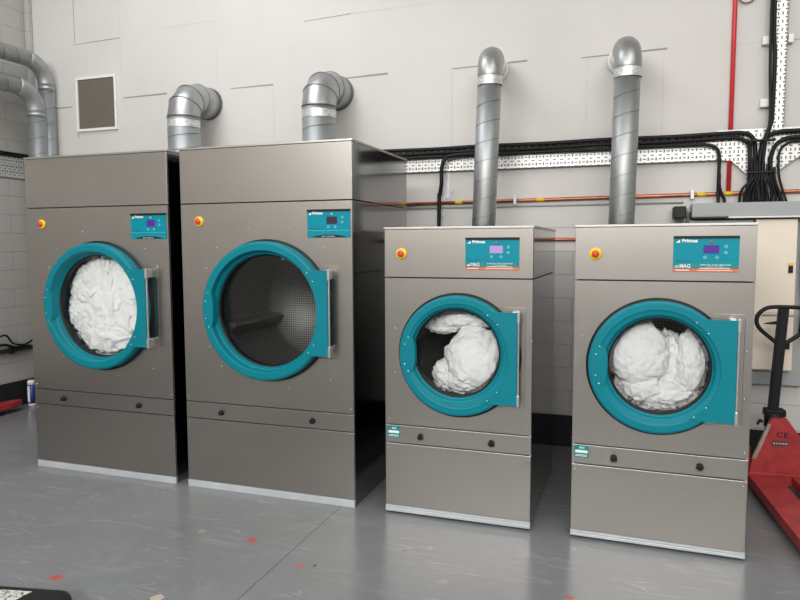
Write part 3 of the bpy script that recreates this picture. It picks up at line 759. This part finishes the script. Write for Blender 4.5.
def pipe(name, pts, r, mat, label, cat='pipe', n=0):
    root = empty(name, (0, 0, 0), label, cat)
    bm = bmesh.new(); add_tube(bm, catmull(pts, n) if n else pts, r, 16); build('pipe_run', bm, mat, root); return root
cp = pipe('copper_pipe', [(1.3, 1.5325, 1.782), (3.2, 1.5325, 1.797), (4.9, 1.5325, 1.812), (6.4, 1.5325, 1.82)], .0125, M['copper'], 'copper pipe running along the back wall under the cable tray')
def zc_(x): return 1.782+(x-1.3)*.0085
for x in (2.53, 3.13, 4.19, 4.352):
    bm = bmesh.new(); add_tube(bm, [(x-.028, 1.5325, zc_(x)), (x+.028, 1.5325, zc_(x)+.0005)], .0138, 16); build('yellow_band', bm, M['yellow'], cp)
for x in (1.7, 2.95, 4.132):
    bm = bmesh.new(); add_tube(bm, [(x-.009, 1.5325, zc_(x)), (x+.009, 1.5325, zc_(x))], .0185, 16); add_tube(bm, [(x, 1.5325, zc_(x)), (x, YB-.001, zc_(x))], .006, 8)
    add_box(bm, x-.01, x+.01, 1.512, 1.54, zc_(x)-.03, zc_(x)+.03); build('pipe_clip', bm, M['kick'], cp)
c2 = pipe('copper_pipe', [(2.2, 1.5325, 1.512), (4.09, 1.5325, 1.512)], .0115, M['copper'], 'lower copper pipe seen between the two smaller dryers')
for x in (2.6, 4.05):
    bm = bmesh.new(); add_tube(bm, [(x, 1.5325, 1.512), (x, YB-.001, 1.512)], .006, 8); add_tube(bm, [(x-.009, 1.5325, 1.512), (x+.009, 1.5325, 1.512)], .0165, 12); build('pipe_clip', bm, M['kick'], c2)
t3 = pipe('conduit', [(1.9, 1.543, 1.755), (4.08, 1.543, 1.755)], .006, M['trunk'], 'thin grey conduit just below the upper copper pipe', 'conduit')
rp = pipe('red_pipe', [(4.352, 1.5345, 1.822), (4.352, 1.5345, 3.03), (4.352, 1.5345, 4.88)], .0142, M['redpaint'], 'bright red pipe running vertically up the back wall')
rp.location = (0, 0, 0)
bm = bmesh.new(); add_tube(bm, [(4.42+.05*cos(a), 1.53, 3.065+.05*sin(a)) for a in (2*pi*i/32 for i in range(32))], .004, 8, closed=True)
tag(build('cable_loop', bm, simple('brown_cable', (.10, .04, .02), .5)), 'thin brown cable loop hanging beside the red pipe', 'cable')

# ------------------------------------------------------------------ trunking and switch cabinet
t = empty('trunking', (4.43, 1.35, 0), 'grey metal trunking box under the fan of black cables', 'trunking'); t.location = (0, 0, 0)
bm = bmesh.new(); add_box(bm, 4.122, 5.6, 1.36, YB-.001, 1.650, 1.738, bev=.003); build('trunking_body', bm, M['trunk'], t)
bm = bmesh.new(); add_box(bm, 4.122, 4.33, 1.35, 1.52, 1.640, 1.6495); build('dark_strip', bm, M['dark'], t)  # solid dark strip below the left end of the trunking
bm = bmesh.new(); add_box(bm, 4.335, 5.6, 1.348, 1.52, 1.639, 1.6495, bev=.002); build('white_edge', bm, M['white'], t)
s = empty('switch_box', (0, 0, 0), 'small black square box at the left end of the grey trunking', 'junction box')
bm = bmesh.new(); add_box(bm, 4.012, 4.088, 1.37, YB-.001, 1.645, 1.722, bev=.006); build('box_body', bm, M['black'], s)
bm = bmesh.new(); add_tube(bm, [(4.0885, 1.42, 1.69), (4.1215, 1.42, 1.69)], .012, 12); add_tube(bm, [(4.0885, 1.42, 1.69), (4.10, 1.42, 1.69)], .017, 6); build('stub', bm, M['trunk'], s)
c = empty('switch_cabinet', (0, 0, 0), 'cream electrical cabinet on the wall right of the right end dryer', 'electrical cabinet')
bm = bmesh.new(); add_box(bm, 4.10, 4.82, 1.47, YB-.001, .56, 1.637, bev=.004); build('back_plate', bm, M['trunk'], c)
bm = bmesh.new(); add_box(bm, 4.50, 4.735, 1.40, 1.469, .665, 1.632, bev=.003); build('cabinet_body', bm, M['cream'], c)
for z0, z1 in ((1.022, 1.625), (.672, 1.014)):
    bm = bmesh.new(); add_box(bm, 4.502, 4.733, 1.385, 1.3995, z0, z1, bev=.003); dd_ = build('cabinet_door', bm, M['cream'], c)
    zl = 1.318 if z0 > 1 else .835
    bm = bmesh.new(); add_box(bm, 4.690, 4.715, 1.372, 1.3845, zl-.025, zl+.02, bev=.004); build('latch', bm, M['black'], dd_)
    if z0 > 1:
        bm = bmesh.new(); add_box(bm, 4.684, 4.722, 1.381, 1.3845, zl+.024, zl+.036); build('warning_label', bm, M['yellow'], dd_)
bm = bmesh.new(); add_box(bm, 4.11, 4.49, 1.41, 1.469, .67, 1.63, bev=.006); build('side_box', bm, M['trunk'], c)
bm = bmesh.new(); add_tube(bm, catmull([(4.79, 1.44, 1.60), (4.785, 1.43, 1.3), (4.80, 1.43, 1.1), (4.79, 1.44, .9)], 6), .018, 10)
build('cable_entry', bm, M['black'], c)

# ------------------------------------------------------------------ pallet truck
pt = empty('pallet_truck', (4.63, 1.08, 0), 'red hand pallet truck with black loop handle beside the right end dryer', 'pallet truck', rz=radians(5))
bm = bmesh.new()
add_prism(bm, [(-.175, .10), (-.155, .20), (-.065, .432), (.02, .438), (.075, .36), (.155, .25), (.205, .10)], -.03, 0)
add_box(bm, -.18, .215, -.045, .0, .035, .105, bev=.004)
for a in (-.17, .17): add_box(bm, a-.006 + .0, a+.006, -.001, .12, .08, .25)
build('chassis', bm, M['ptred'], pt)
bm = bmesh.new(); add_prism(bm, [(-.165, .185), (-.140, .185), (-.065, .40), (-.082, .405)], -.036, -.0305); build('worn_edge_plate', bm, M['worn'], pt)
for x0, x1 in ((-.185, -.022), (.055, .215)):
    bm = bmesh.new()
    add_prism(bm, [(x0, -.03), (x1, -.03), (x1, -1.02), (x1-.035, -1.12), (x0+.035, -1.12), (x0, -1.02)], .035, .092, bev=.004, axis='z')
    fk = build('fork', bm, M['ptred'], pt)
    bm = bmesh.new(); add_tube(bm, [((x0+x1)/2-.03, -.98, .036), ((x0+x1)/2+.03, -.98, .036)], .035, 20); build('load_roller', bm, M['black'], fk)
    bm = bmesh.new(); add_box(bm, x1-.008, x1+.0005, -.62, -.50, .045, .088); build('fork_label', bm, M['black'], fk)
bm = bmesh.new()
text_bm(bm, 'CE', -.035, .325, -.0305, .044, 0, .066, bold=.0005)
build('ce_lettering', bm, M['black'], pt)
pb = box('type_plate', (-.055, .032, -.033, -.0302, .274, .300), M['dark'], pt)
bm = bmesh.new()
for i in range(5): add_lathe(bm, [(.007, -.0332), (.007, -.0342), (.003, -.0342), (.003, -.0332)], -.045+i*.0165, .287, 14)
build('plate_marks', bm, M['hinge'], pb)
bm = bmesh.new(); add_tube(bm, [(-.02, .09, .06), (-.02, .09, .44)], .045, 20); add_box(bm, -.055, .035, .04, .14, .25, .34, bev=.006)
add_tube(bm, [(-.02, .09, .36), (-.02, .09, .45)], .052, 20); add_box(bm, -.075, .04, .05, .13, .425, .47, bev=.008)
build('pump', bm, M['black'], pt)
for a in (-.07, .03):
    bm = bmesh.new(); add_tube(bm, [(a-.022, .09, .085), (a+.022, .09, .085)], .085, 28); build('steering_wheel', bm, M['black'], pt)
bm = bmesh.new(); add_tube(bm, catmull([(-.10, .03, .40), (-.125, -.02, .42), (-.14, -.03, .395)], 5), .008, 8); build('release_pedal', bm, M['black'], pt)
bm = bmesh.new(); add_prism(bm, [(-.053, .45), (.002, .45), (.038, 1.085), (-.016, 1.085)], .070, .110, bev=.006)
hd = build('handle_shaft', bm, M['black'], pt)
bm = bmesh.new()
lp = [(-.002, .86), (-.08, .925), (-.12, .965), (-.136, 1.005), (-.125, 1.05), (-.085, 1.085), (-.03, 1.094), (.05, 1.094), (.11, 1.088), (.150, 1.05), (.160, 1.01), (.145, .965), (.09, .92), (.012, .86)]
add_tube(bm, catmull([(a, .09, b) for a, b in lp], 5), .0125, 12); build('handle_loop', bm, M['black'], pt)
bm = bmesh.new(); add_prism(bm, [(-.01, .995), (-.02, 1.01), (-.085, .997), (-.10, .99), (-.04, .988)], .078, .09); build('release_lever', bm, M['black'], pt)

# ------------------------------------------------------------------ small things on the left
M['dullred'] = simple('dull_red_paint', (.36, .03, .035), .5, 0, .15, 12)
f2 = empty('pallet_truck_fork', (-1.45, .5, 0), 'rounded red fork tip low down by the left wall', 'pallet truck fork')
bm = bmesh.new()
add_prism(bm, [(-.07, -1.1), (.07, -1.1), (.07, .52), (.055, .60), (.025, .65), (-.025, .65), (-.055, .60), (-.07, .52)], .045, .095, bev=.01, axis='z'); build('fork_blade', bm, M['dullred'], f2)
for yy in (.40, -.9):
    bm = bmesh.new(); add_tube(bm, [(-.04, yy, .04), (.04, yy, .04)], .04, 20); build('roller', bm, M['black'], f2)
cn = empty('can', (-1.478, 1.30, 0), 'blue can with white ends standing against the left wall', 'can')
bm = bmesh.new(); add_tube(bm, [(0, 0, .025), (0, 0, .20)], .033, 24); build('can_body', bm, M['darkblue'], cn)
bm = bmesh.new(); add_tube(bm, [(0, 0, .20), (0, 0, .232), (0, 0, .24)], [.033, .033, .026], 24); build('can_cap', bm, M['white'], cn)
bm = bmesh.new(); add_tube(bm, [(0, 0, 0), (0, 0, .0245)], .034, 24); build('can_base', bm, M['white'], cn)
bm = bmesh.new(); add_box(bm, -.012, .012, -.0345, -.03, .04, .19); build('can_label', bm, M['ink'], cn)
lp_ = pipe('wall_pipe', [(-1.555, -1.6, .53), (-1.555, 1.5, .535)], .020, simple('rusty_brown_pipe', (.07, .055, .045), .6), 'dark brown pipe along the left wall with loose cables', 'pipe')
bm = bmesh.new()
add_tube(bm, catmull([(-1.525, .9, .56), (-1.52, 1.0, .66), (-1.525, 1.10, .68), (-1.525, 1.17, .60), (-1.525, 1.3, .575), (-1.525, 1.45, .64)], 6), .009, 8)
add_tube(bm, catmull([(-1.525, .85, .55), (-1.52, 1.05, .60), (-1.525, 1.2, .56), (-1.525, 1.35, .555)], 6), .012, 8)
build('loose_cable', bm, M['cable'], lp_)
bm = bmesh.new()
for y in (1.17, .3, -.7): add_box(bm, XL+.001, -1.525, y-.012, y+.012, .505, .56, bev=.003)
build('pipe_clamp', bm, M['black'], lp_)

# ------------------------------------------------------------------ black case in the near left corner
bc = empty('black_case', (1.355, -1.525, 0), 'black rounded case with a worn pale strip, bottom left corner', 'case', None, .2)
bm = bmesh.new(); add_box(bm, -.42, .335, -.33, .115, 0, .10, bev=.045, seg=5); o = build('case_body', bm, M['black'], bc)
for f in o.data.polygons: f.use_smooth = True
m_, nt, p = new_mat('worn_pale_strip'); v = noise_t(nt, objco(nt), 70, 5, .7)
nt.links.new(ramp(nt, v, .42, .50, (.03, .03, .03), (.62, .62, .56)), p.inputs['Base Color']); p.inputs['Roughness'].default_value = .4
bm = bmesh.new(); add_prism(bm, [(-.35, -.075), (.14, -.075), (.185, .055), (-.35, .055)], .098, .1025, axis='z'); build('worn_strip', bm, m_, bc)

# ------------------------------------------------------------------ light
def area(name, loc, rot, sx, sy, power, col=(1, 1, 1)):
    l = bpy.data.lights.new(name, 'AREA'); l.shape = 'RECTANGLE'; l.size = sx; l.size_y = sy; l.energy = power; l.color = col
    o = bpy.data.objects.new(name, l); COL.objects.link(o); o.location = loc; o.rotation_euler = rot; return o
area('skylight', (.5, -.2, ZC-.04), (0, 0, 0), 2.0, 1.2, 52, (.93, .96, 1))
area('skylight', (1.4, -2.6, ZC-.04), (0, 0, 0), 2.0, 1.6, 40, (1, 1, 1))
area('skylight', (5.4, -2.6, ZC-.04), (0, 0, 0), 2.6, 3.4, 85, (1, .98, .95))
area('skylight', (3.0, -6.6, ZC-.04), (0, 0, 0), 5.0, 2.0, 100, (1, .98, .95))
area('front_fill_light', (3.2, YF+.05, 3.9), (radians(72), 0, 0), 8.5, 1.4, 700, (1, .985, .96))  # unseen strip light, added to brighten the dryer fronts and laundry
w = bpy.data.worlds.new('World'); SC.world = w; w.use_nodes = True
w.node_tree.nodes['Background'].inputs[0].default_value = (.8, .85, .9, 1); w.node_tree.nodes['Background'].inputs[1].default_value = .3

# ------------------------------------------------------------------ camera
yaw, pitch, roll = 0.3304, 0.0807, -0.0032
fw = Vector((-sin(yaw)*cos(pitch), cos(yaw)*cos(pitch), -sin(pitch))); r_ = Vector((cos(yaw), sin(yaw), 0)); u_ = r_.cross(fw)
r2 = r_*cos(roll)+u_*sin(roll); u2 = -r_*sin(roll)+u_*cos(roll)
cam = bpy.data.cameras.new('camera'); co = bpy.data.objects.new('camera', cam); COL.objects.link(co)
mw = Matrix((r2, u2, -fw)).transposed().to_4x4(); mw.translation = Vector((3.7461, -3.3812, 1.4694)); co.matrix_world = mw
cam.sensor_fit = 'HORIZONTAL'; cam.sensor_width = 36; cam.lens = 668.82/800*36; cam.clip_start = .02
SC.camera = co
SC.view_settings.view_transform = 'Standard'; SC.view_settings.look = 'None'; SC.view_settings.gamma = 1
SC.view_settings.use_curve_mapping = False; SC.view_settings.exposure = 0.16
